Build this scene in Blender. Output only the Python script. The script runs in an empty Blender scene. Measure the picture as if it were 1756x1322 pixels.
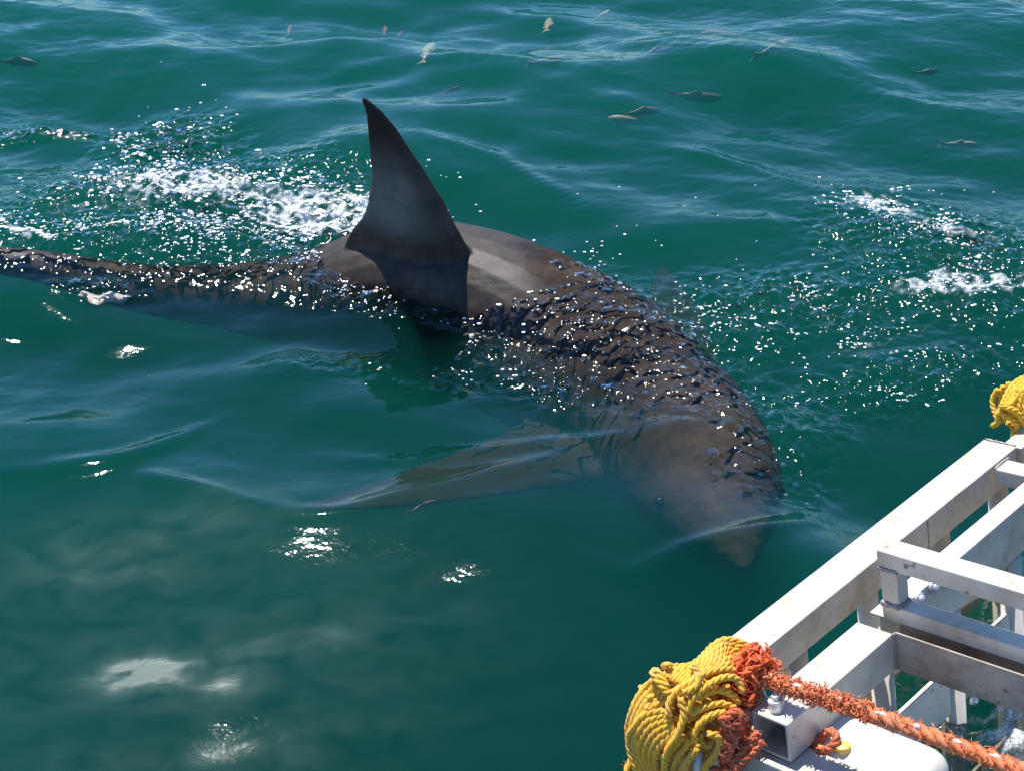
import bpy, bmesh, math, random
import numpy as np
from mathutils import Vector, Matrix

scn = bpy.context.scene
C = scn.collection
R = math.radians

# ------------------------------------------------------------------ camera, sky, sun, exposure
cam_d = bpy.data.cameras.new('camera')
cam = bpy.data.objects.new('camera', cam_d); C.objects.link(cam)
cam.location = (0, 0, 2.1); cam.rotation_euler = (R(57), 0, 0)
cam_d.sensor_width = 36; cam_d.lens = 53.3; cam_d.clip_start = 0.05; cam_d.clip_end = 2000
scn.camera = cam

SUN_EL, SUN_AZ = R(62), R(-29)            # azimuth from +Y, negative = to the left
w = bpy.data.worlds.new('World'); scn.world = w; w.use_nodes = True
nt = w.node_tree; bg = nt.nodes['Background']
sky = nt.nodes.new('ShaderNodeTexSky'); sky.sky_type = 'NISHITA'; sky.sun_disc = False
sky.sun_elevation = SUN_EL; sky.sun_rotation = SUN_AZ; sky.air_density = 1.0; sky.dust_density = 0.0; sky.ozone_density = 4.0
tn = nt.nodes.new('ShaderNodeMixRGB'); tn.blend_type = 'MULTIPLY'; tn.inputs[0].default_value = 1; tn.inputs[2].default_value = (.70, .95, 1.22, 1)
nt.links.new(sky.outputs[0], tn.inputs[1]); nt.links.new(tn.outputs[0], bg.inputs[0]); bg.inputs[1].default_value = 0.105
sd = bpy.data.lights.new('sun', 'SUN'); sd.energy = 5.0; sd.angle = R(0.5); sd.color = (1.0, 0.97, 0.93)
sun = bpy.data.objects.new('sun', sd); C.objects.link(sun)
sdir = Vector((math.sin(SUN_AZ)*math.cos(SUN_EL), math.cos(SUN_AZ)*math.cos(SUN_EL), math.sin(SUN_EL)))
sun.rotation_euler = sdir.to_track_quat('Z', 'Y').to_euler()
scn.view_settings.view_transform = 'Standard'; scn.view_settings.look = 'None'
scn.view_settings.exposure = 0.55; scn.view_settings.gamma = 1; scn.view_settings.use_curve_mapping = False
scn.cycles.use_denoising = True
scn.cycles.max_bounces = 8; scn.cycles.transparent_max_bounces = 12
scn.cycles.volume_bounces = 2; scn.cycles.diffuse_bounces = 3; scn.cycles.glossy_bounces = 3
scn.cycles.sample_clamp_indirect = 6

random.seed(7); rng = np.random.default_rng(11)

# ------------------------------------------------------------------ helpers
def tag(o, label=None, cat=None, group=None, kind=None):
    if label: o['label'] = label
    if cat: o['category'] = cat
    if group: o['group'] = group
    if kind: o['kind'] = kind
    return o

def mesh_obj(name, v, f, m=None, parent=None, smooth=True):
    me = bpy.data.meshes.new(name)
    me.from_pydata([tuple(p) for p in v], [], f)
    if smooth: me.polygons.foreach_set('use_smooth', [True]*len(me.polygons))
    me.update()
    o = bpy.data.objects.new(name, me); C.objects.link(o)
    if m: me.materials.append(m)
    if parent: o.parent = parent
    return o

def empty(name, loc=(0, 0, 0), rot=None):
    o = bpy.data.objects.new(name, None); C.objects.link(o); o.empty_display_size = .05
    if rot is not None: o.matrix_world = Matrix.Translation(loc) @ rot.to_4x4()
    else: o.location = loc
    return o

def fade(t): return t*t*t*(t*(t*6-15)+10)
def gnoise(x, y, seed=0):
    """2-D gradient noise, vectorised, about -0.7..0.7"""
    r = np.random.default_rng(seed); perm = r.permutation(256); ang = r.random(256)*2*np.pi
    xi = np.floor(x).astype(int); yi = np.floor(y).astype(int); xf = x-xi; yf = y-yi
    def g(i, j, dx, dy):
        h = perm[(perm[(xi+i) & 255] + yi + j) & 255]
        return np.cos(ang[h])*dx + np.sin(ang[h])*dy
    u, v = fade(xf), fade(yf)
    a = g(0, 0, xf, yf)*(1-u) + g(1, 0, xf-1, yf)*u
    b = g(0, 1, xf, yf-1)*(1-u) + g(1, 1, xf-1, yf-1)*u
    return a*(1-v) + b*v
def fbm(x, y, o=3, seed=0):
    s = 0; a = 1
    for k in range(o): s = s + a*gnoise(x*2**k, y*2**k, seed+k); a *= .5
    return s
def sst(a, b, x):
    t = np.clip((x-a)/(b-a), 0, 1); return t*t*(3-2*t)

def catmull(P, n=8):
    P = [Vector(p) for p in P]; out = []
    Q = [P[0]*2-P[1]] + P + [P[-1]*2-P[-2]]
    for i in range(1, len(Q)-2):
        a, b, c, d = Q[i-1:i+3]
        for k in range(n):
            t = k/n
            out.append(.5*((2*b)+(c-a)*t+(2*a-5*b+4*c-d)*t*t+(3*b-a-3*c+d)*t**3))
    out.append(P[-1]); return out
def resample(P, step):
    out = [P[0]]; acc = 0; last = P[0]
    for p in P[1:]:
        while (p-last).length >= step:
            last = last + (p-last).normalized()*step; out.append(last)
    if (P[-1]-out[-1]).length > step*.3: out.append(P[-1])
    return out

class MB:
    def __init__(s): s.v = []; s.f = []
    def box(s, a, b, bev=0.0):
        bm = bmesh.new(); bmesh.ops.create_cube(bm, size=1)
        for q in bm.verts:
            q.co = Vector([(a[i]+b[i])/2 + q.co[i]*(b[i]-a[i]) for i in range(3)])
        if bev: bmesh.ops.bevel(bm, geom=bm.edges[:], offset=bev, segments=2, affect='EDGES', profile=.6)
        s.add(bm); return s
    def add(s, bm):
        n = len(s.v); bm.verts.index_update()
        s.v += [v.co.copy() for v in bm.verts]
        s.f += [[v.index+n for v in f.verts] for f in bm.faces]; bm.free()
    def tube(s, P, r, seg=8, caps=True):
        P = [Vector(p) for p in P]; n = len(s.v); up = None
        rr = r if hasattr(r, '__len__') else [r]*len(P)
        for i, p in enumerate(P):
            t = (P[min(i+1, len(P)-1)]-P[max(i-1, 0)]).normalized()
            if up is None: up = t.orthogonal().normalized()
            up = (up - t*up.dot(t)).normalized(); sd_ = t.cross(up)
            for k in range(seg):
                a = 2*math.pi*k/seg
                s.v.append(p + (up*math.cos(a)+sd_*math.sin(a))*rr[i])
        for i in range(len(P)-1):
            for k in range(seg):
                a = n+i*seg+k; b = n+i*seg+(k+1) % seg
                s.f.append([a, b, b+seg, a+seg])
        if caps:
            s.f.append([n+k for k in range(seg)][::-1]); s.f.append([n+(len(P)-1)*seg+k for k in range(seg)])
        return s
    def rope(s, P, rad, pitch, seg=6, strands=3, ph=0.0, wob=0.0):
        """three-strand laid rope along P"""
        P = resample(catmull(P, 10), pitch/9)
        if len(P) < 3: return s
        up = None; dist = 0; lines = [[] for _ in range(strands)]
        for i, p in enumerate(P):
            t = (P[min(i+1, len(P)-1)]-P[max(i-1, 0)]).normalized()
            if up is None: up = t.orthogonal().normalized()
            up = (up - t*up.dot(t)).normalized(); sd_ = t.cross(up)
            if i: dist += (P[i]-P[i-1]).length
            for k in range(strands):
                a = 2*math.pi*(dist/pitch + k/strands) + ph
                q = rad*(.48+wob*random.uniform(-1, 1))
                lines[k].append(p + (up*math.cos(a)+sd_*math.sin(a))*q)
        for k in range(strands): s.tube(lines[k], rad*.56, seg)
        return s
    def fluff(s, P, n, ln, wd, spread):
        """frayed yarn slivers: thin bent two-segment ribbons with thickness"""
        for _ in range(n):
            p = Vector(random.choice(P)) + Vector([random.gauss(0, spread) for _ in range(3)])*.5
            d = Vector([random.gauss(0, 1) for _ in range(3)]).normalized()
            e = (d + Vector([random.gauss(0, .7) for _ in range(3)])).normalized()
            L = ln*random.uniform(.4, 1.3); r = wd*random.uniform(.5, 1.2)
            s.tube([p, p+d*L*.5, p+d*L*.5+e*L*.5], [r, r*.9, r*.25], 4)
        return s
    def build(s, name, m, parent=None, smooth=False):
        o = mesh_obj(name, s.v, s.f, m, parent, smooth); return o

# ------------------------------------------------------------------ materials
def new_mat(name):
    m = bpy.data.materials.new(name); m.use_nodes = True
    n = m.node_tree.nodes; l = m.node_tree.links
    return m, n, l, n['Principled BSDF'], n['Material Output']
def ramp(n, l, src, stops):
    r = n.new('ShaderNodeValToRGB'); e = r.color_ramp.elements
    while len(e) > 1: e.remove(e[-1])
    e[0].position = stops[0][0]; e[0].color = (*stops[0][1], 1)
    for p, c in stops[1:]:
        q = e.new(p); q.color = (*c, 1)
    l.new(src, r.inputs[0]); return r.outputs[0]
def noise(n, l, scale, detail=4, rough=.6, coord=None, stretch=None):
    t = n.new('ShaderNodeTexNoise'); t.inputs['Scale'].default_value = scale
    t.inputs['Detail'].default_value = detail; t.inputs['Roughness'].default_value = rough
    if coord is None:
        tc = n.new('ShaderNodeTexCoord'); coord = tc.outputs['Object']
    if stretch:
        mp = n.new('ShaderNodeMapping'); mp.inputs['Scale'].default_value = stretch
        l.new(coord, mp.inputs[0]); coord = mp.outputs[0]
    l.new(coord, t.inputs['Vector']); return t.outputs['Fac']
def bump(n, l, h, strength, dist, normal=None):
    b = n.new('ShaderNodeBump'); b.inputs['Strength'].default_value = strength; b.inputs['Distance'].default_value = dist
    l.new(h, b.inputs['Height'])
    if normal is not None: l.new(normal, b.inputs['Normal'])
    return b.outputs['Normal']
def mth(n, l, op, a, b=None):
    m = n.new('ShaderNodeMath'); m.operation = op
    for i, x in enumerate((a, b)):
        if x is None: continue
        if isinstance(x, (int, float)): m.inputs[i].default_value = x
        else: l.new(x, m.inputs[i])
    return m.outputs[0]

def mat_alu(name, base=(.66, .59, .49), dirt=(.30, .21, .12), metal=.1, rough=.42, amount=.7):
    m, n, l, P, _ = new_mat(name)
    a = noise(n, l, 9, 6, .65); b = noise(n, l, 60, 3, .6, stretch=(1, .12, 1)); sp = noise(n, l, 45, 2)
    d = mth(n, l, 'MULTIPLY', ramp(n, l, a, [(.40, (0, 0, 0)), (.52, (.35, .35, .35)), (.68, (1, 1, 1))]), amount)
    mx = n.new('ShaderNodeMixRGB'); l.new(d, mx.inputs[0]); mx.inputs[1].default_value = (*base, 1); mx.inputs[2].default_value = (*dirt, 1)
    sk = n.new('ShaderNodeMixRGB'); l.new(ramp(n, l, sp, [(.70, (0, 0, 0)), (.74, (.8, .8, .8))]), sk.inputs[0])
    l.new(mx.outputs[0], sk.inputs[1]); sk.inputs[2].default_value = (.16, .11, .08, 1)
    l.new(sk.outputs[0], P.inputs['Base Color'])
    P.inputs['Metallic'].default_value = metal
    l.new(ramp(n, l, b, [(.3, (rough-.1,)*3), (.7, (rough+.12,)*3)]), P.inputs['Roughness'])
    l.new(bump(n, l, b, .25, .001), P.inputs['Normal'])
    return m
ALU = mat_alu('aluminium')
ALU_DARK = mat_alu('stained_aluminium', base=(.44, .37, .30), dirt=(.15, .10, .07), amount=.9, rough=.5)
WELD = mat_alu('weld', base=(.34, .29, .25), dirt=(.10, .08, .06), amount=1, rough=.4)
m, n, l, P, _ = new_mat('steel'); P.inputs['Base Color'].default_value = (.72, .70, .68, 1); P.inputs['Metallic'].default_value = .6; P.inputs['Roughness'].default_value = .42; STEEL = m

def mat_rope(name, c1, c2, c3, fuzz=900):
    m, n, l, P, _ = new_mat(name)
    a = noise(n, l, 60, 4, .6); b = noise(n, l, fuzz, 3, .7); g = noise(n, l, 22, 2)
    mx = n.new('ShaderNodeMixRGB'); l.new(ramp(n, l, a, [(.3, c1), (.6, c2)]), mx.inputs[1]); mx.inputs[2].default_value = (*c3, 1)
    l.new(mth(n, l, 'MULTIPLY', ramp(n, l, g, [(.45, (0, 0, 0)), (.75, (1, 1, 1))]), .55), mx.inputs[0])
    mu = n.new('ShaderNodeMixRGB'); mu.blend_type = 'MULTIPLY'; mu.inputs[0].default_value = .5
    l.new(mx.outputs[0], mu.inputs[1]); l.new(ramp(n, l, b, [(.25, (.45, .42, .4)), (.6, (1, 1, 1))]), mu.inputs[2])
    l.new(mu.outputs[0], P.inputs['Base Color']); P.inputs['Roughness'].default_value = .55
    P.inputs['Sheen Weight'].default_value = .15
    l.new(bump(n, l, b, .6, .0012), P.inputs['Normal']); return m
YEL = mat_rope('yellow_polypropylene', (.88, .41, .008), (.94, .50, .02), (.68, .40, .13))
YEL2 = mat_rope('deep_yellow_polypropylene', (.86, .45, .01), (.90, .52, .015), (.80, .42, .03))
ORA = mat_rope('faded_orange_fibre', (.64, .12, .02), (.72, .19, .05), (.58, .26, .13), 600)
ORB = mat_rope('bright_orange_fibre', (.80, .10, .006), (.84, .15, .015), (.6, .12, .03), 600)
ORD = mat_rope('weathered_orange_rope', (.54, .08, .015), (.64, .14, .04), (.52, .22, .12), 600)
m, n, l, P, _ = new_mat('white_fibre'); P.inputs['Base Color'].default_value = (.75, .6, .52, 1); P.inputs['Roughness'].default_value = .6; WHF = m
m, n, l, P, _ = new_mat('float_plastic')
a = noise(n, l, 14, 5)
l.new(ramp(n, l, a, [(.35, (.80, .79, .74)), (.75, (.62, .58, .48))]), P.inputs['Base Color']); P.inputs['Roughness'].default_value = .4
l.new(bump(n, l, noise(n, l, 120, 3), .15, .002), P.inputs['Normal']); FLOAT = m
m, n, l, P, _ = new_mat('yellow_plug'); P.inputs['Base Color'].default_value = (.80, .50, .10, 1); P.inputs['Roughness'].default_value = .4; PLUG = m

# ------------------------------------------------------------------ shark
SP = np.array([  # x, y, z, half width, half height (tail -> snout)
 (-2.30, 4.00, .00, .02, .03), (-1.98, 3.96, -.01, .035, .03), (-1.70, 3.92, .0, .040, .034), (-1.42, 3.90, -.01, .05, .042),
 (-1.10, 3.90, -.090, .085, .065), (-.85, 3.91, -.125, .115, .090), (-.60, 3.92, -.145, .16, .145), (-.33, 3.90, -.115, .205, .225),
 (-.10, 3.82, -.13, .235, .25), (.10, 3.68, -.15, .25, .25), (.27, 3.50, -.17, .25, .24), (.39, 3.33, -.185, .235, .22),
 (.455, 3.14, -.155, .215, .165), (.485, 3.00, -.145, .188, .135), (.502, 2.89, -.140, .150, .112), (.515, 2.80, -.138, .100, .082),
 (.527, 2.735, -.140, .055, .050), (.535, 2.68, -.145, .012, .010)])
def spine(n_per=6):
    out = []
    for i in range(len(SP)-1):
        p0 = SP[max(i-1, 0)]; p1 = SP[i]; p2 = SP[i+1]; p3 = SP[min(i+2, len(SP)-1)]
        for k in range(n_per):
            t = k/n_per
            out.append(.5*((2*p1)+(p2-p0)*t+(2*p0-5*p1+4*p2-p3)*t*t+(3*p1-p0-3*p2+p3)*t**3))
    out.append(SP[-1]); a = np.array(out); a[:, 3:] = np.maximum(a[:, 3:], .006); return a
SPN = spine()
def ring_loft(rings):
    v = [p for r in rings for p in r]; k = len(rings[0]); f = []
    for i in range(len(rings)-1):
        for j in range(k):
            a = i*k+j; b = i*k+(j+1) % k; f.append([a, b, b+k, a+k])
    f.append(list(range(k))[::-1]); f.append([(len(rings)-1)*k+j for j in range(k)])
    return v, f
def foil(LE, TE, thick, nrm, side=1):
    """fin from leading/trailing edge lines with a streamlined section"""
    rings = []
    for i in range(len(LE)):
        a = Vector(LE[i]); b = Vector(TE[i]); th = thick[i]; nn = Vector(nrm).normalized(); r = []
        prof = [(0, 0), (.06, .55), (.18, .9), (.35, 1), (.6, .75), (.85, .38), (1, .16)]
        for t, h in prof: r.append(a.lerp(b, t)+nn*max(th*h, .0035 if t > .05 else 0))
        for t, h in prof[::-1][:-1]: r.append(a.lerp(b, t)-nn*max(th*h, .0035))
        rings.append(r)
    return ring_loft(rings)
def smooth_line(P, n=5): return [tuple(p) for p in catmull(P, n)]

sv, sf = [], []
def addm(vf):
    v, f = vf; n0 = len(sv); sv.extend(tuple(p) for p in v); sf.extend([[i+n0 for i in q] for q in f])
rings = []
for i, q in enumerate(SPN):
    a = SPN[max(i-1, 0)][:3]; b = SPN[min(i+1, len(SPN)-1)][:3]
    t = Vector(b-a).normalized(); s_ = t.cross(Vector((0, 0, 1))).normalized(); u_ = s_.cross(t)
    c = Vector(q[:3]); r = []
    for k in range(28):
        an = 2*math.pi*k/28; cx, cy = math.cos(an), math.sin(an)
        cy2 = math.copysign(abs(cy)**1.08, cy); cx2 = math.copysign(abs(cx)**.95, cx)
        r.append(c + s_*q[3]*cx2 + u_*q[4]*cy2*(1.0 if cy > 0 else 1.05))
    rings.append(r)
addm(ring_loft(rings))
# dorsal fin (leading edge, trailing edge, base first)
LE = [(-.06, 3.765, -.04), (-.085, 3.755, .05), (-.118, 3.745, .115), (-.152, 3.736, .195), (-.184, 3.735, .272), (-.222, 3.737, .341), (-.259, 3.74, .403), (-.295, 3.742, .463), (-.330, 3.747, .511), (-.358, 3.752, .540), (-.390, 3.761, .563)]
TE = [(-.46, 3.90, -.04), (-.480, 3.885, .05), (-.456, 3.868, .115), (-.421, 3.844, .17), (-.402, 3.826, .228), (-.388, 3.806, .309), (-.386, 3.794, .375), (-.386, 3.782, .44), (-.387, 3.772, .495), (-.391, 3.767, .53), (-.399, 3.764, .556)]
th = [.10, .068, .042, .026, .022, .018, .015, .012, .009, .007, .005]
fv = foil(smooth_line(LE, 4), smooth_line(TE, 4), np.interp(np.linspace(0, 10, 41), range(11), th), (-.35, -.92, -.12)); addm(fv)
# near pectoral fin (towards the camera), sweeping down and back
LEp = [(.34, 3.22, -.22), (.22, 3.10, -.19), (.04, 3.03, -.18), (-.16, 2.99, -.185), (-.34, 2.97, -.19), (-.51, 2.98, -.20)]
TEp = [(.06, 3.44, -.22), (.0, 3.31, -.19), (-.10, 3.22, -.18), (-.23, 3.145, -.185), (-.38, 3.06, -.19), (-.52, 2.995, -.20)]
addm(foil(smooth_line(LEp, 4), smooth_line(TEp, 4), np.interp(np.linspace(0, 5, 21), range(6), [.05, .03, .022, .016, .012, .007]), (.1, .15, 1)))
# far pectoral fin
LEq = [(.42, 3.50, -.24), (.56, 3.66, -.25), (.60, 3.90, -.26), (.57, 4.13, -.27), (.50, 4.36, -.27)]
TEq = [(.16, 3.72, -.24), (.28, 3.86, -.25), (.38, 4.02, -.26), (.43, 4.19, -.27), (.485, 4.37, -.27)]
addm(foil(smooth_line(LEq, 4), smooth_line(TEq, 4), np.interp(np.linspace(0, 4, 17), range(5), [.05, .028, .018, .012, .007]), (-.1, .1, 1)))
# second dorsal, pelvic and the tail fin (beyond the left edge of the frame)
0 and addm(foil([(-1.12, 3.93, .03), (-1.17, 3.935, .075), (-1.21, 3.94, .10)], [(-1.24, 3.94, .03), (-1.24, 3.94, .07), (-1.25, 3.945, .098)], [.02, .011, .005], (0, 1, 0)))
addm(foil([(-2.02, 3.98, .0), (-2.2, 4.02, .16), (-2.42, 4.06, .42)], [(-2.30, 4.03, .02), (-2.34, 4.05, .18), (-2.45, 4.07, .42)], [.035, .018, .006], (.1, 1, 0)))
addm(foil([(-2.02, 3.98, .04), (-2.15, 4.02, -.16), (-2.30, 4.06, -.36)], [(-2.30, 4.03, .02), (-2.28, 4.05, -.16), (-2.33, 4.07, -.36)], [.035, .018, .006], (.1, 1, 0)))
0 and addm(foil([(-.62, 3.80, -.20), (-.72, 3.68, -.24)], [(-.80, 3.84, -.18), (-.84, 3.70, -.24)], [.02, .007], (0, .2, 1)))

m, n, l, P, _ = new_mat('shark_skin')
geo = n.new('ShaderNodeTexCoord')
big = noise(n, l, 5, 5, .6); mid = noise(n, l, 26, 5, .7); fine = noise(n, l, 220, 3, .6)
col = ramp(n, l, big, [(.30, (.028, .022, .019)), (.55, (.052, .040, .032)), (.75, (.090, .068, .049))])
mu = n.new('ShaderNodeMixRGB'); mu.blend_type = 'MULTIPLY'; mu.inputs[0].default_value = .7
l.new(col, mu.inputs[1]); l.new(ramp(n, l, mid, [(.3, (.45, .43, .42)), (.65, (1.15, 1.12, 1.05))]), mu.inputs[2])
at = n.new('ShaderNodeAttribute'); at.attribute_name = 'belly'
bl = n.new('ShaderNodeMixRGB'); l.new(at.outputs['Fac'], bl.inputs[0]); l.new(mu.outputs[0], bl.inputs[1]); bl.inputs[2].default_value = (.32, .31, .29, 1)
fa = n.new('ShaderNodeAttribute'); fa.attribute_name = 'fin_edge'
fp = n.new('ShaderNodeAttribute'); fp.attribute_name = 'fin_sheen'; f1 = n.new('ShaderNodeMixRGB'); l.new(mth(n, l, 'MULTIPLY', fp.outputs['Fac'], ramp(n, l, big, [(.25, (.3, .3, .3)), (.65, (1, 1, 1))])), f1.inputs[0]); l.new(bl.outputs[0], f1.inputs[1]); f1.inputs[2].default_value = (.21, .21, .205, 1)
f2 = n.new('ShaderNodeMixRGB'); l.new(fa.outputs['Fac'], f2.inputs[0]); l.new(f1.outputs[0], f2.inputs[1]); f2.inputs[2].default_value = (.022, .016, .015, 1)
l.new(f2.outputs[0], P.inputs['Base Color']); P.inputs['Roughness'].default_value = .5
dr = n.new('ShaderNodeAttribute'); dr.attribute_name = 'in_air'; l.new(mth(n, l, 'MULTIPLY', dr.outputs['Fac'], .0), P.inputs['Coat Weight']); P.inputs['Coat Roughness'].default_value = .3; l.new(mth(n, l, 'MULTIPLY', dr.outputs['Fac'], .22), P.inputs['Specular IOR Level'])
nb = bump(n, l, mid, .2, .004); l.new(bump(n, l, fine, .35, .0015, nb), P.inputs['Normal']); SKIN = m

shark = mesh_obj('shark', sv, sf, SKIN)
md = shark.modifiers.new('remesh', 'REMESH'); md.mode = 'VOXEL'; md.voxel_size = .0048; md.use_smooth_shade = True
md2 = shark.modifiers.new('smooth', 'SMOOTH'); md2.iterations = 5; md2.factor = .5
dg = bpy.context.evaluated_depsgraph_get()
me = bpy.data.meshes.new_from_object(shark.evaluated_get(dg))
shark.modifiers.clear(); old = shark.data; shark.data = me; bpy.data.meshes.remove(old)
me.polygons.foreach_set('use_smooth', [True]*len(me.polygons))
if not me.materials: me.materials.append(SKIN)
co = np.zeros(len(me.vertices)*3); me.vertices.foreach_get('co', co); co = co.reshape(-1, 3)
# distance below the spine gives the pale belly; the dorsal tip's backlit shade is painted in; pectorals are darker pigment
sub = SPN[::2]
j = np.argmin(((co[:, None, :2]-sub[None, :, :2])**2).sum(2), 1)
dz = (co[:, 2]-sub[j, 2])/np.maximum(sub[j, 4], .02)
nrm0 = np.zeros(len(me.vertices)*3); me.vertices.foreach_get('normal', nrm0); nz = nrm0.reshape(-1, 3)[:, 2]
belly = sst(.45, .8, -dz + .25*fbm(co[:, 0]*7, co[:, 1]*7+co[:, 2]*5, 3, 3))*sst(-.4, -.75, nz)
tipd = np.clip((co[:, 2]-.33)/.18, 0, 1)
at_ = me.attributes.new('belly', 'FLOAT', 'POINT'); at_.data.foreach_set('value', belly.astype(np.float32)*(co[:, 2] < .0))
pec = sst(1.0, 1.5, np.sqrt(((co[:, :2]-sub[j, :2])**2).sum(1))/np.maximum(sub[j, 3], .02))*(co[:, 2] < -.1)
at_ = me.attributes.new('fin_edge', 'FLOAT', 'POINT'); at_.data.foreach_set('value', (tipd**1.2*.85+pec*.85).astype(np.float32))
fpv = sst(.10, .22, co[:, 2])*sst(.50, .25, co[:, 2])  # sheen and leading-edge shading painted into the dorsal fin's colour
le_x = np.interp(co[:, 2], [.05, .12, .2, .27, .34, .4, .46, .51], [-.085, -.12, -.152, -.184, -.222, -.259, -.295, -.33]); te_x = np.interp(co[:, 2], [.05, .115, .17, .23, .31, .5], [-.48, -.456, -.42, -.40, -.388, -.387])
cc = (co[:, 0]-te_x)/np.maximum(le_x-te_x, .02); fpv = fpv*(.25+.75*sst(.85, .45, cc))*sst(1.15, .95, cc); at_ = me.attributes.new('fin_sheen', 'FLOAT', 'POINT'); at_.data.foreach_set('value', fpv.astype(np.float32))
at_ = me.attributes.new('in_air', 'FLOAT', 'POINT'); at_.data.foreach_set('value', (sst(-.01, .03, co[:, 2])*sst(.12, -.05, co[:, 0])).astype(np.float32))
# uneven skin: small dents and a nicked trailing edge on the fin
nrm = np.zeros(len(me.vertices)*3); me.vertices.foreach_get('normal', nrm); nrm = nrm.reshape(-1, 3)
sbm = sst(-.02, -.08, co[:, 2])
d = .004*sbm*fbm(co[:, 0]*11, co[:, 1]*11+co[:, 2]*8, 3, 23) + .0012*fbm(co[:, 0]*22+co[:, 2]*9, co[:, 1]*22+co[:, 2]*17, 3, 21)
co += nrm*d[:, None]
me.vertices.foreach_set('co', co.ravel()); me.update()
tag(shark, 'dark grey-brown great shark at the surface, tall dorsal fin raised, snout towards the cage', 'shark')
EYE, n, l, P, _ = new_mat('eye'); P.inputs['Base Color'].default_value = (.005, .005, .006, 1); P.inputs['Roughness'].default_value = .1
qe = SPN[np.argmin(np.abs(SPN[:, 1]-2.90))]
for sx in (-1, 1):
    bm = bmesh.new(); bmesh.ops.create_uvsphere(bm, u_segments=16, v_segments=10, radius=.014); o = MB(); o.add(bm)
    e = o.build('eye', EYE, shark, True); e.location = (qe[0]+sx*qe[3]*.93, qe[1]+sx*.02, qe[2]+.035)

GILL, n, l, P, _ = new_mat('gill_shadowed_skin'); P.inputs['Base Color'].default_value = (.012, .010, .009, 1); P.inputs['Roughness'].default_value = .7
for g in range(5):
    gi = int(np.argmin(np.abs(SPN[:, 1]-(3.14+.035*g)) + (SPN[:, 0] < 0)*9)); q = SPN[gi]
    t = Vector(SPN[gi+1][:3]-SPN[gi-1][:3]).normalized(); s_ = t.cross(Vector((0, 0, 1))).normalized(); u_ = s_.cross(t)
    for sd_ in (1, -1):
        P_ = [Vector(q[:3]) + s_*sd_*q[3]*math.cos(a)*.995 + u_*q[4]*math.sin(a) - t*.012*math.cos(a*2) for a in [R(-30+7*k) for k in range(10)]]
        MB().tube(P_, [.0015, .003, .004, .0045, .0045, .0045, .0045, .004, .003, .0015], 6).build('gill_slit', GILL, shark, True)

# ------------------------------------------------------------------ water surface
def axis(lo, hi, step, far_lo, far_hi):
    a = list(np.arange(lo, hi+1e-6, step)); s_ = step; x = a[0]; L = []
    while x > far_lo: s_ *= 1.25; x -= s_; L.append(x)
    s_ = step; x = a[-1]; U = []
    while x < far_hi: s_ *= 1.25; x += s_; U.append(x)
    return np.array(L[::-1]+a+U)
XS = axis(-2.35, 2.35, .0075, -500, 500); YS = axis(1.75, 6.5, .0075, -60, 900)
X, Y = np.meshgrid(XS, YS); sh = X.shape; x = X.ravel(); y = Y.ravel()
near = (np.abs(x) < 3.2) & (y > .5) & (y < 8.5)
h = np.zeros_like(x)
wv = np.random.default_rng(5)
for k in range(46):
    lam = .16*(2.2/.16)**wv.random(); ang = R(90)+wv.normal(0, .50)
    if lam < .35: ang = R(90)+wv.normal(0, .7)
    ns = sst(2.3, 3.3, y)*.85+.15 if lam < .4 else 1
    kx, ky = math.cos(ang)*2*math.pi/lam, math.sin(ang)*2*math.pi/lam
    A = .0036*lam**.95 if lam > .35 else .0021*lam**.95
    phs = kx*x + ky*y + wv.random()*6.28 + .9*gnoise(x/(lam*2.5)+k*7.3, y/(lam*2.5), k+40)
    amp = 1.45*A*(1+.9*gnoise(x/(lam*3)+k, y/(lam*3)-k, k+90))
    h += ns*amp*(2*((np.sin(phs)+1)/2)**1.7-.8)
    if k == 0: pass
calm = 1-.25*sst(0, 1, (3.2-y)/.9)          # smoother lee water close to the boat
h_small = h.copy()
h *= calm*np.where(near, 1, np.clip(1.5-np.hypot(x, y-4)/60, .4, 1))
h *= 1-.85*np.exp(-(((x+.22)/.24)**2+((y-2.38)/.17)**2)) 
# single longer ripples that one can pick out
RID = [([(-.65, 2.71), (-.41, 2.66), (-.21, 2.73), (0.0, 2.83), (.24, 2.95)], .014, .034),
       ([(-1.26, 2.85), (-.99, 2.87), (-.86, 2.95), (-.72, 3.09)], .013, .034),
       ([(-.88, 2.85), (-.73, 2.77), (-.56, 2.70)], .012, .03),
       ([(-.69, 2.32), (-.46, 2.39), (-.29, 2.46), (-.12, 2.57)], .005, .04),
       ([(.10, 2.53), (.25, 2.46), (.40, 2.53), (.58, 2.62), (.84, 2.82)], .012, .032),
       ([(-.44, 2.91), (-.24, 2.88), (.03, 2.93), (.31, 2.98), (.61, 3.13)], .009, .03),
       ([(-.37, 4.79), (-.05, 4.57), (.24, 4.21)], .013, .05), ([(.40, 4.74), (.72, 4.60), (1.0, 4.35)], .012, .05),
       ([(.5, 5.6), (1.1, 5.3), (1.7, 4.9)], .014, .06), ([(-.9, 5.3), (-.2, 5.45), (.5, 5.2)], .012, .06)]
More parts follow.
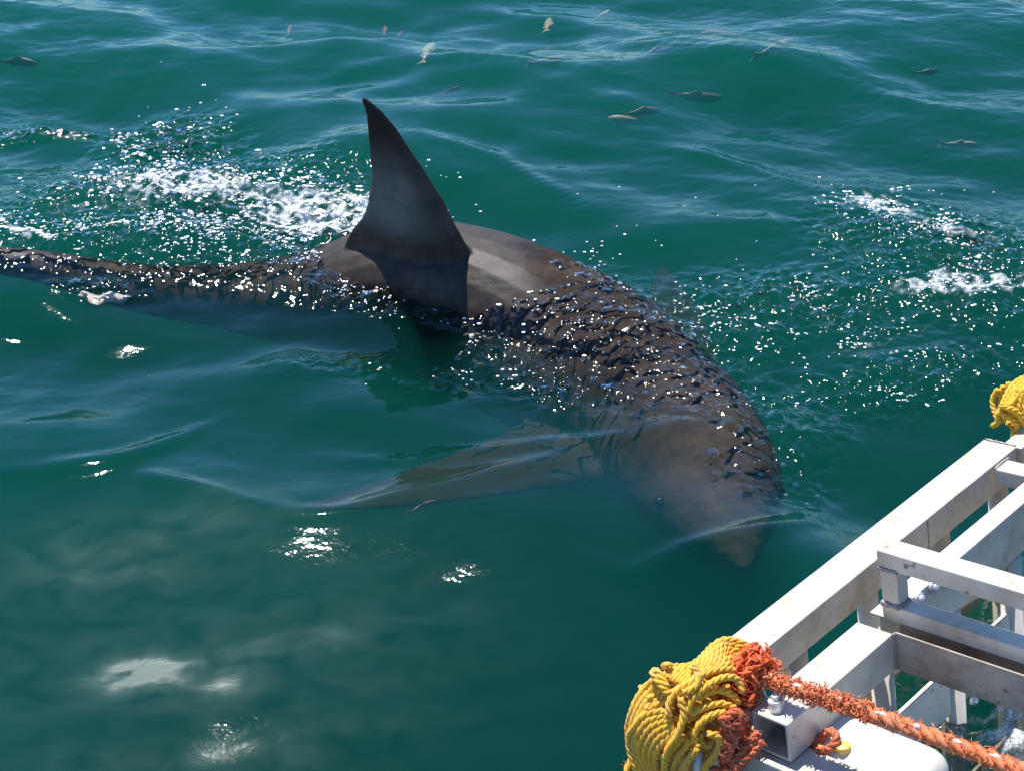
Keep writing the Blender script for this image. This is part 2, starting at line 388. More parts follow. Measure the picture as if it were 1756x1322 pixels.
for P_, A, wd in RID:
    L = np.array([(p.x, p.y) for p in catmull([(a, b, 0) for a, b in P_], 14)])
    m_ = near & (x > L[:, 0].min()-.4) & (x < L[:, 0].max()+.4) & (y > L[:, 1].min()-.4) & (y < L[:, 1].max()+.4)
    dd = np.full(m_.sum(), 9.); tt = np.zeros(m_.sum())
    xm, ym = x[m_], y[m_]+.02*gnoise(x[m_]*5, y[m_]*5, 8)
    for i, (a, b) in enumerate(L):
        q = np.hypot(xm-a, ym-b); w_ = q < dd; dd[w_] = q[w_]; tt[w_] = i/(len(L)-1)
    h[m_] += A*np.exp(-(dd/wd)**2)*np.sin(np.pi*np.clip(tt, .02, .98))**.7
def blob(cx, cy, rx, ry, rot=0.0):
    c_, s_ = math.cos(rot), math.sin(rot); dx, dy = x-cx, y-cy
    return np.exp(-(((dx*c_+dy*s_)/rx)**2 + ((-dx*s_+dy*c_)/ry)**2)**1.5)
# churned water: beside and behind the fin, over the back, to the right of the shark, inside the cage
ragged = .5+.9*fbm(x*3.1, y*3.1, 3, 12)
chop = np.zeros_like(x)
for b_ in ((-.98, 4.30, .50, .30, .1, 1.0), (-.62, 4.22, .28, .26, 0, 1.0), (-1.15, 4.75, .22, .25, .6, .8), (-1.7, 4.85, .5, .06, 0, .7), (-.95, 3.98, .65, .16, 0, 1.0),
           (.35, 3.45, .42, .24, -1.0, .95), (-.20, 3.66, .42, .10, -.25, .8), (.12, 3.28, .30, .14, -.6, .8), 
           (.75, 3.60, .38, .20, -.3, .8), (1.28, 3.85, .30, .42, .5, .95), (.98, 3.25, .36, .12, .3, .75), (.62, 3.05, .18, .25, 0, .5),
           (-.30, 3.34, .30, .07, .1, .22), (-.1, 3.28, .2, .10, 0, .45), (.92, 2.02, .30, .22, 0, 1.0), (-1.15, 3.72, .12, .05, 0, .7)):
    chop = np.maximum(chop, b_[5]*blob(*b_[:5]))
chop = np.clip(chop*(.55+ragged), 0, 1)*near
cn = fbm(x*12, y*14, 3, 31); cr = 1-np.abs(fbm(x*9+3, y*11, 3, 37))*2.2
c4 = fbm(x*24+5, y*28, 2, 33)
h += chop*(.024*cn + .014*cr + .022*c4)
# rougher small ripples on the right and far left
h += near*sst(2.2, 3.4, y)*.0016*fbm(x*14, y*22, 2, 55)*(.4+sst(-.2, 1.2, x)+sst(.8, 1.8, -x))
# the water wraps over the back as a thin rumpled film
m_ = near & (x > -2.2) & (x < .9) & (y > 2.5) & (y < 4.4)
idx = np.where(m_)[0]; xm, ym = x[idx], y[idx]
fine_sp = SPN
best = np.full(len(idx), 9.); bj = np.zeros(len(idx), int)
for i, q in enumerate(fine_sp):
    dd = np.hypot(xm-q[0], ym-q[1]); w_ = dd < best; best[w_] = dd[w_]; bj[w_] = i
q = fine_sp[bj]; rr = np.clip(best/np.maximum(q[:, 3], .01), 0, 1.25)
top = q[:, 2]+q[:, 4]*np.sqrt(np.clip(1-rr**2, 0, 1))
film_front = sst(-.12, .12, q[:, 0]+.25*(3.7-ym)-.05+.10*gnoise(xm*9, ym*9, 4)); film_front = film_front*sst(3.0, 3.22, ym); film_back = sst(-.52, -.66, q[:, 0]+.08*gnoise(xm*9, ym*9, 5))*sst(-1.28, -1.12, q[:, 0])
fm = np.maximum(film_front, film_back)
lowm = sst(-.25, .35, fbm(xm*4, ym*5, 2, 66))
filmz = top + .004 + .012*lowm*(cn[idx]+.35) + .007*(.3+lowm)*film_front*fbm(xm*34, ym*34, 2, 61) + .006*lowm*c4[idx] + .010*fbm(xm*5+ym*4, ym*11, 2, 67) + film_back*(.012+.014*cn[idx]+.010*c4[idx])
edge = sst(1.22, .9, rr)
target = h[idx]*.6+filmz*1.0
hh = h[idx]; up_ = np.maximum(hh, filmz*edge + hh*(1-edge))
h[idx] = hh*(1-fm)+up_*fm
cz = np.zeros_like(x); cz[idx] = fm*edge*sst(-.12, -.04, top); chop = np.maximum(chop, .75*cz)
chop[idx] *= 1-.45*film_front*(1-lowm)
# water piled up along the tail
pl = blob(-1.44, 3.968, .16, .02, -.3)*near; h += .022*pl
pl2 = blob(-.50, 4.02, .10, .06, 0)*near; h += .05*pl2
# foam lace; its white also paints in sun glints, as inside the cage
lace = 1-np.abs(fbm(x*17, y*20, 3, 71))*3.0; lace2 = fbm(x*45, y*50, 2, 75)
fo = (blob(-.58, 4.22, .24, .20, .2)*1.05 + blob(-.44, 4.12, .08, .10)*1.1 + blob(-1.05, 4.36, .28, .14)*.95 + blob(-1.25, 4.15, .25, .1)*.5 + blob(1.32, 3.66, .26, .09, -.2)*.75 + blob(1.30, 4.05, .10, .30, .55)*.62 + blob(1.12, 4.30, .14, .08, -.4)*.55 + blob(.98, 3.42, .24, .035, .35)*.5
      + blob(1.0, 2.0, .22, .16)*.85 + pl*1.3 + blob(1.05, 3.3, .3, .06, .35)*.4 + blob(.95, 3.65, .3, .12)*.3)*near
foam = np.clip(sst(.50, 1.15, fo*(.55+.75*lace)+.25*lace2*(fo > .1)+.1*(fo > .6)), 0, 1)
# soft reflected glow painted into the water as pale, rougher patches
glow = (.95*np.exp(-(((x+.76)/.09)**2+((y-2.21)/.05)**2)) + .4*blob(-.62, 2.19, .14, .06) + .32*blob(-.47, 2.28, .16, .05, .2) + .18*blob(-.75, 1.96, .16, .05) + .25*blob(-.45, 2.02, .2, .05, .2) + .25*blob(-.9, 2.55, .2, .12)+.2*blob(-.62, 2.7, .15, .1) + .16*blob(-.6, 2.3, .6, .45))*near
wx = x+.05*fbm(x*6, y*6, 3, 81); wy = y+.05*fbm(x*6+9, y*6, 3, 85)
glow = np.clip(glow*(.85+1.1*fbm(wx*8, wy*15, 5, 88)), 0, 1)

ny, nx = sh; N = nx*ny
top_v = np.column_stack([x, y, h])
Z0 = -2.6
# closed body: top grid + skirt + floor
border = np.concatenate([np.arange(nx), np.arange(1, ny)*nx+nx-1, (ny-1)*nx+np.arange(nx-2, -1, -1), np.arange(ny-2, 0, -1)*nx])
bv = top_v[border].copy(); bv[:, 2] = Z0
verts = np.vstack([top_v, bv]); nb_ = len(border)
gi = np.arange(N).reshape(ny, nx)
quads = np.column_stack([gi[:-1, :-1].ravel(), gi[:-1, 1:].ravel(), gi[1:, 1:].ravel(), gi[1:, :-1].ravel()])
b2 = np.arange(nb_); skirt = np.column_stack([border, N+b2, N+(b2+1) % nb_, border[(b2+1) % nb_]])
faces = np.vstack([quads, skirt])
wm = bpy.data.meshes.new('water'); nf = len(faces)
wm.vertices.add(len(verts)); wm.vertices.foreach_set('co', verts.ravel())
tot = nf*4+nb_
wm.loops.add(tot); wm.loops.foreach_set('vertex_index', np.concatenate([faces.ravel(), N+b2[::-1]]))
wm.polygons.add(nf+1); wm.polygons.foreach_set('loop_start', np.concatenate([np.arange(nf)*4, [nf*4]]))
wm.polygons.foreach_set('loop_total', np.concatenate([np.full(nf, 4), [nb_]]))
sm = np.ones(nf+1, bool); sm[len(quads):] = False; wm.polygons.foreach_set('use_smooth', sm)
wm.update(calc_edges=True); wm.validate()
for nm, arr in (('chop', chop), ('foam', foam), ('glow_patch', glow)):
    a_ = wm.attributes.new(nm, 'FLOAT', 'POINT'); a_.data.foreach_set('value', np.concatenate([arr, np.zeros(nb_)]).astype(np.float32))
water = bpy.data.objects.new('water', wm); C.objects.link(water); tag(water, kind='structure')

m, n, l, P, out = new_mat('sea_water'); n.remove(P)
def attr(nm):
    a = n.new('ShaderNodeAttribute'); a.attribute_name = nm; return a.outputs['Fac']
A_ch, A_fo, A_glow = attr('chop'), attr('foam'), attr('glow_patch')
r1 = noise(n, l, 26, 3, .55, stretch=(.7, 1.2, 1)); r2 = noise(n, l, 27, 1.2, .5)
hgt = mth(n, l, 'ADD', mth(n, l, 'MULTIPLY', r1, .0012), mth(n, l, 'MULTIPLY', mth(n, l, 'MULTIPLY', r2, A_ch), .050))
b = n.new('ShaderNodeBump'); b.inputs['Strength'].default_value = 1; b.inputs['Distance'].default_value = 1.0; l.new(hgt, b.inputs['Height'])
NB = b.outputs['Normal']
gl = n.new('ShaderNodeBsdfGlossy'); gl.inputs['Color'].default_value = (1, 1, 1, 1); l.new(NB, gl.inputs['Normal'])
l.new(mth(n, l, 'ADD', mth(n, l, 'ADD', .03, mth(n, l, 'MULTIPLY', A_ch, .06)), mth(n, l, 'MULTIPLY', mth(n, l, 'POWER', A_glow, 2.2), .42)), gl.inputs['Roughness'])
tr = n.new('ShaderNodeBsdfTransparent'); tr.inputs['Color'].default_value = (1, 1, 1, 1)
fr = n.new('ShaderNodeFresnel'); fr.inputs['IOR'].default_value = 1.333; l.new(NB, fr.inputs['Normal'])
mix = n.new('ShaderNodeMixShader'); l.new(fr.outputs[0], mix.inputs[0]); l.new(tr.outputs[0], mix.inputs[1]); l.new(gl.outputs[0], mix.inputs[2])
df = n.new('ShaderNodeBsdfDiffuse'); df.inputs['Color'].default_value = (.85, .88, .88, 1); l.new(NB, df.inputs['Normal'])
mx2 = n.new('ShaderNodeMixShader')
fsp = noise(n, l, 240, 2, .6); fmask = mth(n, l, 'MULTIPLY', A_fo, ramp(n, l, fsp, [(.38, (.25, .25, .25)), (.6, (1, 1, 1))]))
l.new(mth(n, l, 'MULTIPLY', fmask, .9), mx2.inputs[0]); l.new(mix.outputs[0], mx2.inputs[1]); l.new(df.outputs[0], mx2.inputs[2])
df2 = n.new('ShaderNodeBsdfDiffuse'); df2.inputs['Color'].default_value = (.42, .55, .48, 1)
mx3 = n.new('ShaderNodeMixShader'); l.new(mth(n, l, 'MULTIPLY', A_glow, .11), mx3.inputs[0]); l.new(mx2.outputs[0], mx3.inputs[1]); l.new(df2.outputs[0], mx3.inputs[2])
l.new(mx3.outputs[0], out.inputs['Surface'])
vs = n.new('ShaderNodeVolumeScatter'); vs.inputs['Color'].default_value = (.003, .165, .135, 1); vs.inputs['Density'].default_value = 2.05; vs.inputs['Anisotropy'].default_value = .3
va = n.new('ShaderNodeVolumeAbsorption'); va.inputs['Color'].default_value = (.35, .45, .36, 1); va.inputs['Density'].default_value = 1.85
ad = n.new('ShaderNodeAddShader'); l.new(vs.outputs[0], ad.inputs[0]); l.new(va.outputs[0], ad.inputs[1]); l.new(ad.outputs[0], out.inputs['Volume'])
wm.materials.append(m); m.cycles.homogeneous_volume = True if hasattr(m.cycles, 'homogeneous_volume') else None
m2, n, l, P, _ = new_mat('sea_bed_sand'); P.inputs['Base Color'].default_value = (.02, .05, .045, 1)
bed = mesh_obj('seabed', [(-500, -60, -2.7), (500, -60, -2.7), (500, 900, -2.7), (-500, 900, -2.7)], [[0, 1, 2, 3]], m2, smooth=False); tag(bed, kind='structure')

# ------------------------------------------------------------------ cage (its own tilted frame: x = across, y = along the long rails, z = up)
CR = Matrix(((.69075, .70457, -.16265), (-.68449, .70963, .16706), (.23312, -.00406, .97244)))
CO = Vector((.38100, 1.74440, .35))
S = 1.0938
cage = empty('shark_cage', CO, CR)
tag(cage, 'welded aluminium shark cage with square tube rails and pipe bars, floating at the lower right', 'cage')
def cbox(name, u0, u1, v0, v1, w0, w1, m=ALU, bev=.003, parent=None):
    b = MB().box((v0*S, u0*S, w0*S), (v1*S, u1*S, w1*S), bev); return b.build(name, m, parent or cage, False)
def smooth_flat(o):
    return o
def hollow(name, u0, u1, v0, v1, w0, w1, t=.005):
    """square tube along u with an open near end"""
    O_ = [(v0, w0), (v1, w0), (v1, w1), (v0, w1)]; I_ = [(v0+t, w0+t), (v1-t, w0+t), (v1-t, w1-t), (v0+t, w1-t)]
    V = []
    for u in (u0, u1):
        V += [(a*S, u*S, b*S) for a, b in O_]; V += [(a*S, u*S, b*S) for a, b in I_]
    F = []
    for k in range(4):
        k2 = (k+1) % 4
        F += [[k, k2, 8+k2, 8+k], [4+k2, 4+k, 12+k, 12+k2], [k2, k, 4+k, 4+k2], [8+k, 8+k2, 12+k2, 12+k]]
    o = mesh_obj(name, V, F, ALU, cage, False)
    bm = bmesh.new(); bm.from_mesh(o.data); bmesh.ops.recalc_face_normals(bm, faces=bm.faces[:]); bmesh.ops.bevel(bm, geom=bm.edges[:], offset=.0012, segments=1, affect='EDGES'); bm.to_mesh(o.data); bm.free()
    return o
hollow('rail', 0, .272, 0, .064, -.066, 0)                          # B, hollow near end
hollow('rail', .005, .905, -.144, -.077, -.061, 0)                  # A, outer long rail
cbox('rail', .334, 2.2, -.001, .036, -.093, 0)                      # D, narrower continuation
cbox('rail', .9065, 2.2, -.1065, -.067, -.058, -.002)               # A continues
cbox('cross_rail', .808, .850, -.0655, 1.2, -.030, .002)            # F
cbox('cross_rail', -.018, .0455, -.13, .9, -.125, -.0685)           # G, under the tube ends
# C: lower channel with an upstanding rim, then two rails and a post
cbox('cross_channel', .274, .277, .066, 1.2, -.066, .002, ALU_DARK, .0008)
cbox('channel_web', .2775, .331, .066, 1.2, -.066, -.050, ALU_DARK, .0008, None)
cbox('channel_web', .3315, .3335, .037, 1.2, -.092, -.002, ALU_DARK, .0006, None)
cbox('cross_rail', .298, .330, .030, 1.2, .002, .030)               # middle rail
cbox('cross_rail', .298, .338, .027, 1.2, .094, .125)               # top rail
cbox('post', .2995, .3285, .030, .060, .0305, .0935)
cbox('gusset_plate', .300, .345, .004, .0295, .0005, .004)
def weld(P, r=.0035, n_=14):
    b = MB(); P = [Vector((p[1]*S, p[0]*S, p[2]*S)) for p in P]
    pts = resample(catmull(P, 8), .004)
    b.tube(pts, [r*random.uniform(.7, 1.35) for _ in pts], 7); return b.build('weld_bead', WELD, cage, True)
weld([(.299, .029, .094), (.2985, .045, .0935), (.299, .061, .094)], .005); weld([(.299, .061, .094), (.314, .0615, .0935), (.329, .061, .094)], .003)
weld([(.299, .029, .031), (.2985, .045, .0305), (.299, .061, .031)], .005); weld([(.299, .061, .031), (.314, .0615, .0305), (.329, .061, .031)], .004)
weld([(.272, .0655, -.064), (.2735, .0655, -.03), (.273, .0655, .001)], .003)
weld([(.856, -.066, .001), (.83, -.066, .003), (.808, -.066, .001)], .003); weld([(.906, -.14, .0), (.906, -.11, .001), (.906, -.08, .0)], .003)
weld([(.60, -.0765, -.001), (.60, -.0765, -.03), (.60, -.0765, -.06)], .0012)
# upright pipes and the lower flat bars of the two side panels
def pipe(u, v, w1, w0=-1.5, r=.019):
    b = MB(); b.tube([(v*S, u*S, w0*S), (v*S, u*S, w1*S)], r*S, 20); o = b.build('pipe_bar', ALU, cage, True); return o
for u in (.295, .495, .695, .895, 1.095, 1.3): pipe(u, .022, -.066 if u < .3 else -.0935)
for u in (.05, .250, .455, .685, .890, 1.09, 1.3): pipe(u, -.110, -.0615)
for i, (u0, u1) in enumerate(((.02, .275), (.315, .476), (.515, .675), (.716, .875))):
    cbox('lower_bar', u0, u1, .018, .029, -.290, -.200); cbox('lower_bar', u0-.04, u1-.04, -.116, -.105, -.290, -.200)
for zz in (-.62, -1.05): cbox('lower_bar', .0, 1.5, .0425, .050, zz-.09, zz); cbox('lower_bar', .0, 1.5, -.090, -.083, zz-.09, zz)
def bolt(u, v, w_, axis_, r=.009, name='bolt'):
    bm = bmesh.new(); bmesh.ops.create_uvsphere(bm, u_segments=14, v_segments=8, radius=r)
    for q in bm.verts: q.co.z *= .8
    o = MB(); o.add(bm); p = Vector((v*S, u*S, w_*S)); e = Vector(axis_)
    o.tube([p*0, Vector((0, 0, -r*1.1))], r*1.35, 16)
    b = o.build(name, STEEL, cage, True); b.rotation_mode = 'QUATERNION'; b.rotation_quaternion = e.to_track_quat('Z', 'Y'); b.location = p + e*.006; return b
bolt(.4285, .0365, -.0094, (1, 0, 0)); bolt(.3865, .0365, -.008, (1, 0, 0)); bolt(.522, .041, -.285, (1, 0, 0), .007)
# bolt with sleeve on the open tube end and its thin wire strap
sb = MB(); c0 = Vector((.0325, .024, 0))
sb.tube([c0, c0+Vector((0, 0, .018))], .0125, 24); sb.tube([c0+Vector((0, 0, .0182)), c0+Vector((0, 0, .0200))], .0115, 24)
sb.tube([c0+Vector((0, 0, .0202)), c0+Vector((0, 0, .027))], .0068, 6); sb.build('bolt', STEEL, cage, False)
wb = MB(); wb.tube([c0+Vector((-.012, .004, .003)), c0+Vector((-.03, .012, .006)), c0+Vector((-.05, .03, .006))], .0022, 6); wb.build('wire_strap', STEEL, cage, True)
pb = MB(); pb.tube([(-.042, -.094, -.12), (-.042, -.094, -.036)], .0105, 20); pb.build('pipe_stub', ALU, cage, True)

# white float lashed under the cage
fl_r = empty('float', CO, CR); tag(fl_r, 'white plastic float with rounded end, wedged beside the open tube end', 'float')
bm = bmesh.new(); bmesh.ops.create_cube(bm, size=1)
for q in bm.verts: q.co = Vector((.145+q.co.x*.235, .110+q.co.y*.125, -.155+q.co.z*.17))
bmesh.ops.bevel(bm, geom=bm.edges[:], offset=.045, segments=6, affect='EDGES', profile=.55)
fb = MB(); fb.add(bm); fb.build('body', FLOAT, fl_r, True)
pg = MB(); pg.tube([(.1175, .0735, -.075), (.1175, .0735, -.0655), (.1175, .0735, -.0640)], [.0125, .0125, .0105], 22); pg.build('plug', PLUG, fl_r, True)

# ------------------------------------------------------------------ ropes
BR = Matrix(((1, 0, 0), (0, -.5446, -.8387), (0, -.8387, .5446)))   # columns: right, down-slope, towards the boat
BR = Matrix(((1, 0, 0), (0, -.5446, .8387*-1), (0, -.8387, .5446)))
PX = .000944
def zp(pts, cx, cy, zx, zy, zs, R0=112, bulge=.55, w0=0):
    """hank coordinates: outline points in the hank's own plane, bulging outwards"""
    out = []
    for p in pts:
        X_ = zx+p[0]/zs-cx; Y_ = zy+p[1]/zs-cy; wz = p[2] if len(p) > 2 else 0
        rr_ = min(1, math.hypot(X_, Y_)/R0)
        out.append(Vector((X_*PX, Y_*PX, (bulge*R0*math.sqrt(1-rr_*rr_)+wz+w0)*PX)))
    return out
def lerp_curves(a, b, t): return [tuple(p[i]*(1-t)+q[i]*t for i in range(min(len(p), len(q)))) for p, q in zip(a, b)]
def hz(pts, w0=0): return zp(pts, 1180, 1210, 1060, 1080, 5.464, w0=w0)
hank = MB(); RR = .0064; PT = .036
def hr(pts, w0=0): hank.rope(hz(pts, w0), RR*random.uniform(.94, 1.05), PT, 6, 3, random.random()*6, .03)
fa = [(380, 390), (520, 330), (700, 270), (880, 150), (1010, 95), (1180, 130), (1330, 260)]
fb_ = [(560, 440), (700, 380), (860, 330), (960, 320), (1040, 330), (1110, 370), (1160, 460)]
for k in range(7): hr(lerp_curves(fa, fb_, k/6), -6+2*k)
fa = [(330, 420, 10), (250, 500), (170, 620), (120, 760), (95, 930, -10), (130, 1100, -30), (210, 1280, -60)]
fb_ = [(470, 540, 5), (430, 600), (330, 640), (260, 720), (200, 860), (180, 1020), (260, 1250)]
for k in range(5): hr(lerp_curves(fa, fb_, k/4), -14+3*k)
fa = [(450, 690, 5), (330, 700), (210, 760), (140, 880), (100, 1020, -10), (140, 1220, -20), (230, 1420, -30)]
fb_ = [(500, 860, 5), (440, 920), (380, 980), (340, 1060), (330, 1160), (360, 1280), (430, 1420)]
for k in range(6): hr(lerp_curves(fa, fb_, k/5), 0+2.5*k)
fa = [(560, 900, 5), (500, 990), (450, 1060), (430, 1160), (430, 1260), (460, 1420)]
fb_ = [(700, 960, 5), (660, 1060), (600, 1140), (570, 1220), (560, 1300), (580, 1420)]
for k in range(3): hr(lerp_curves(fa, fb_, k/2), 12+3*k)
for s_, w0 in (([(430, 720), (440, 600), (480, 520), (560, 450), (660, 400), (700, 320), (650, 270)], 16),
               ([(540, 545), (565, 680), (540, 800), (500, 900), (430, 1020), (410, 1180), (420, 1400)], 22),
               ([(590, 680), (640, 560), (740, 470), (860, 400), (980, 375), (1080, 410), (1120, 520)], 20),
               ([(620, 700), (720, 650), (830, 615), (930, 610), (1040, 660)], 14), ([(700, 560), (830, 500), (930, 500), (1040, 560), (1080, 640)], 8),
               ([(690, 980), (660, 880), (720, 770), (830, 700), (950, 680)], 18), ([(780, 870), (870, 890), (895, 970), (850, 1080), (780, 1190), (750, 1400)], 26),
               ([(720, 880), (730, 970), (800, 1010), (870, 950), (930, 850)], 8), ([(700, 1000), (640, 1080), (590, 1200), (590, 1400)], 24),
               ([(480, 760), (620, 740), (760, 740), (850, 760)], 2), ([(560, 1000), (600, 950), (680, 860), (760, 820)], 4),
               ([(500, 500), (420, 500), (330, 400), (300, 350), (340, 330), (380, 400), (430, 470)], 14), ([(720, 330), (690, 420), (640, 460), (560, 500)], 24),
               ([(200, 1000), (150, 1120), (140, 1230), (95, 1330), (90, 1420)], -18), ([(860, 1000), (830, 1100), (700, 1140), (640, 1250)], 0)): hr(s_, w0)
for k in range(9):
    hr([(620+70*k, 1000-60*k, -45), (520+60*k, 760-60*k, -42), (560+60*k, 560-40*k, -42), (760+40*k, 460-20*k, -48)], -22)
    hr([(240+70*k, 560+40*k, -60), (300+60*k, 760+40*k, -48), (340+60*k, 980+30*k, -48), (330+60*k, 1240+20*k, -60)], -22)
# the far side of the hank: plain turns round its back
for k in range(9):
    a = k/8; rr_ = 42+38*math.sin(a*2.6); P_ = []
    for j_ in range(15):
        t = math.pi*(-.15+1.3*j_/14)
        P_.append(Vector(((-math.cos(t))*rr_*PX*1.0, (-85+170*a)*PX*.85+.012*math.sin(t), (20-math.sin(t)*62)*PX)))
    hank.rope(P_, RR, PT, 6)
HC = Vector((.2851, 1.7763, .3285))
hk = hank.build('rope_hank', YEL, None, True); hk.matrix_world = Matrix.Translation(HC) @ BR.to_4x4()
tag(hk, 'large bundled hank of pale yellow three-strand rope on the near corner of the cage', 'rope')
fz = MB(); vv = [hank.v[i] for i in range(0, len(hank.v), 17)]
fz.fluff(vv, 420, .009, .00035, .003); fzo = fz.build('fuzz', YEL, hk, False); fzo['kind'] = 'stuff'

# second hank at the far end
h2 = MB()
def h2r(pts, w0=0): h2.rope(zp(pts, 1742, 692, 1640, 620, 5.509, 75, .6, w0), RR*1.0, .032, 6, 3, random.random()*6, .03)
S_ = 1.0
for k in range(5): h2r([(330-12*k+40*k, 620-10*k), (330+22*k, 470-8*k), (370+26*k, 330+12*k), (460+22*k, 190+30*k), (590+5*k, 110+32*k), (740, 100+40*k), (880-20*k, 180+40*k), (960-30*k, 330+30*k)], 4+4*k)
for k in range(4): h2r([(470+55*k, 230+50*k), (450+50*k, 330+40*k), (440+50*k, 450+25*k), (480+50*k, 560), (570+40*k, 680-20*k)], 22+3*k)
h2r([(270, 420), (330, 460), (430, 490), (500, 560), (570, 640)], 30); h2r([(265, 500), (330, 560), (420, 600), (480, 680), (500, 760)], 26); h2r([(250, 690), (290, 640), (270, 560), (290, 480), (330, 400)], 18)
h2r([(560, 420), (620, 350), (720, 330), (820, 400), (840, 520), (780, 620), (680, 640)], 32); h2r([(600, 520), (640, 450), (720, 440), (770, 520), (720, 590)], 30)
h2r([(380, 440), (430, 380), (520, 260), (640, 220), (760, 260)], 24); h2r([(650, 700), (780, 700), (900, 600), (960, 450)], 12); h2r([(430, 640), (520, 720), (560, 860), (470, 1080), (440, 1110)], -14)
for k in range(5): h2r([(420+70*k, 160+40*abs(k-2), -70), (380+90*k, 400, -85), (420+80*k, 640, -60)], -10)
k2 = h2.build('rope_hank', YEL2, None, True); k2.matrix_world = Matrix.Translation((1.0560, 2.6500, .338)) @ BR.to_4x4()
tag(k2, 'deep yellow rope hank tied over the far end of the outer rail', 'rope')

def cl(u, v, w_): return CO + CR @ Vector((v*S, u*S, w_*S))
def c3(a, b, c): return CO + CR @ Vector((b, a, c))     # metres in the cage frame: along, across, up
# long taut orange rope
lp = [c3(.045, -.005, .040), c3(.040, .03, .040), c3(.044, .12, .043), c3(.041, .247, .05), c3(.031, .368, .06), c3(.008, .52, .082), c3(-.03, .80, .13)]
ob = MB(); ob.rope(lp, .0125, .075, 8, 3, 0, .05); lo = ob.build('orange_rope', ORA, None, True)
tag(lo, 'thick frayed orange rope pulled tight across the cage from knot to lower right edge', 'rope')
pts = [p for p in ob.v[::3]]
of = MB(); of.fluff(pts, 3600, .009, .0009, .003); q = of.build('frayed_fibre', ORA, lo, False); q['kind'] = 'stuff'
near_pts = [p for p in ob.v if (CR.transposed() @ (Vector(p)-CO)).x < .20]
of = MB(); of.fluff(near_pts[::2], 2400, .009, .0018, .005); q = of.build('frayed_fibre', ORA, lo, False); q['kind'] = 'stuff'
oc = catmull(lp, 24)
for i in (14, 34, 52, 66, 78, 92, 104):
    p = oc[i]; d_ = (oc[i+1]-p).normalized(); o = MB(); s_ = Vector((0, -.4, 1)).normalized()*.0125
    o.tube([p-d_*.012+s_*.75, p+s_*1.0, p+d_*.014+s_*.8], [.0015, .004, .0015], 7); o.build('white_marker_yarn', WHF, lo, True)
# bushy knot where the orange rope is made fast
kb = MB(); KC = c3(.036, -.022, .047)
ppts = []
for i in range(520):
    d_ = Vector([random.gauss(0, 1) for _ in range(3)]).normalized(); r_ = random.uniform(.55, 1)
    lobe = c3(*random.choice(((.0, .0, .0), (.012, .006, .006), (-.016, -.020, -.016), (-.024, -.006, -.030), (.010, -.014, .002))))-CO; p = KC + lobe + Vector((d_.x*.028, d_.y*.022, d_.z*.024))*r_; ppts.append(p)
    tg = (d_.cross(Vector([random.gauss(0, 1) for _ in range(3)]))).normalized(); L_ = random.uniform(.012, .032); wdt = random.uniform(.0012, .0032)
    q1 = p + tg*L_*.4 + d_*L_*.25; q2 = q1 + tg*L_*.3 - d_*L_*.05; q3 = q2 + (tg - d_*.8 + Vector((0, 0, random.uniform(-.5, .5)))).normalized()*L_*.3
    kb.tube([p, q1, q2, q3], [wdt, wdt*1.15, wdt, wdt*.4], 5)
bm = bmesh.new(); bmesh.ops.create_icosphere(bm, subdivisions=3, radius=.020)
for q in bm.verts: q.co = KC + q.co*(1+.25*math.sin(q.co.x*300)*math.cos(q.co.z*260))
kb.add(bm)
kb.fluff(ppts, 700, .022, .0007, .01)
kn = kb.build('frayed_knot', ORB, None, False); tag(kn, 'bushy bright orange frayed knot on top of the yellow hank beside the bolt', 'knot')
# weathered orange lashing hanging between hank and tube end
lb = MB()
def hz2(pts, w0): return [HC + BR @ p for p in zp(pts, 1180, 1210, 1060, 1080, 5.464, 140, .3, w0)]
for s_, w0, r_ in (([(900, 760), (980, 700), (1060, 680), (1080, 760), (1010, 800), (930, 800)], 40, .010), ([(940, 900), (1010, 900), (1040, 960), (980, 1010), (930, 980)], 36, .009),
                   ([(1000, 1180), (1080, 1080), (1170, 990), (1260, 880)], 38, .009), ([(1020, 1210), (1110, 1130), (1200, 1060), (1290, 960)], 46, .009), ([(1020, 1180), (1040, 1300), (1060, 1450)], 38, .009),
                   ([(1080, 820), (1020, 950), (990, 1100), (950, 1260), (930, 1420)], 20, .012), ([(1160, 700), (1120, 850), (1100, 1000), (1060, 1150)], 10, .012),
                   ([(1180, 820), (1160, 960), (1150, 1100), (1090, 1350)], 0, .012), ([(860, 1200), (900, 1300), (960, 1400)], 30, .008), ([(940, 1020), (980, 1060), (960, 1120), (900, 1100)], 36, .009), ([(900, 1000), (960, 960), (1000, 1040), (940, 1100)], 40, .008), ([(120, 1420), (100, 1310), (180, 1310), (250, 1400)], -30, .006)):
    lb.rope(hz2(s_, w0), r_*.8, .04, 6, 3, random.random()*6, .06)
lv = lb.v[::9]
lb.fluff(lv, 900, .012, .0009, .006)
la = lb.build('orange_lashing', ORD, None, True); tag(la, 'weathered rust orange lashing wound between the yellow hank and open tube end', 'rope')
l2 = MB()
l2.rope([c3(.055, .066, -.09), c3(.075, .080, -.062), c3(.080, .095, -.052), c3(.072, .108, -.058), c3(.058, .100, -.070), c3(.045, .085, -.073)], .0075, .035, 6)
lo2 = l2.build('rope_loop', ORD, None, True); tag(lo2, 'small rust orange rope loop lying on the white float beside the tube', 'rope')
l3 = MB(); l3.rope([c3(.052, .085, -.068), c3(.058, .100, -.070), c3(.066, .112, -.069)], .004, .02, 6)
y3 = l3.build('rope_end', YEL, None, True); tag(y3, 'tiny yellow rope end tucked under the orange loop by the yellow plug', 'rope')

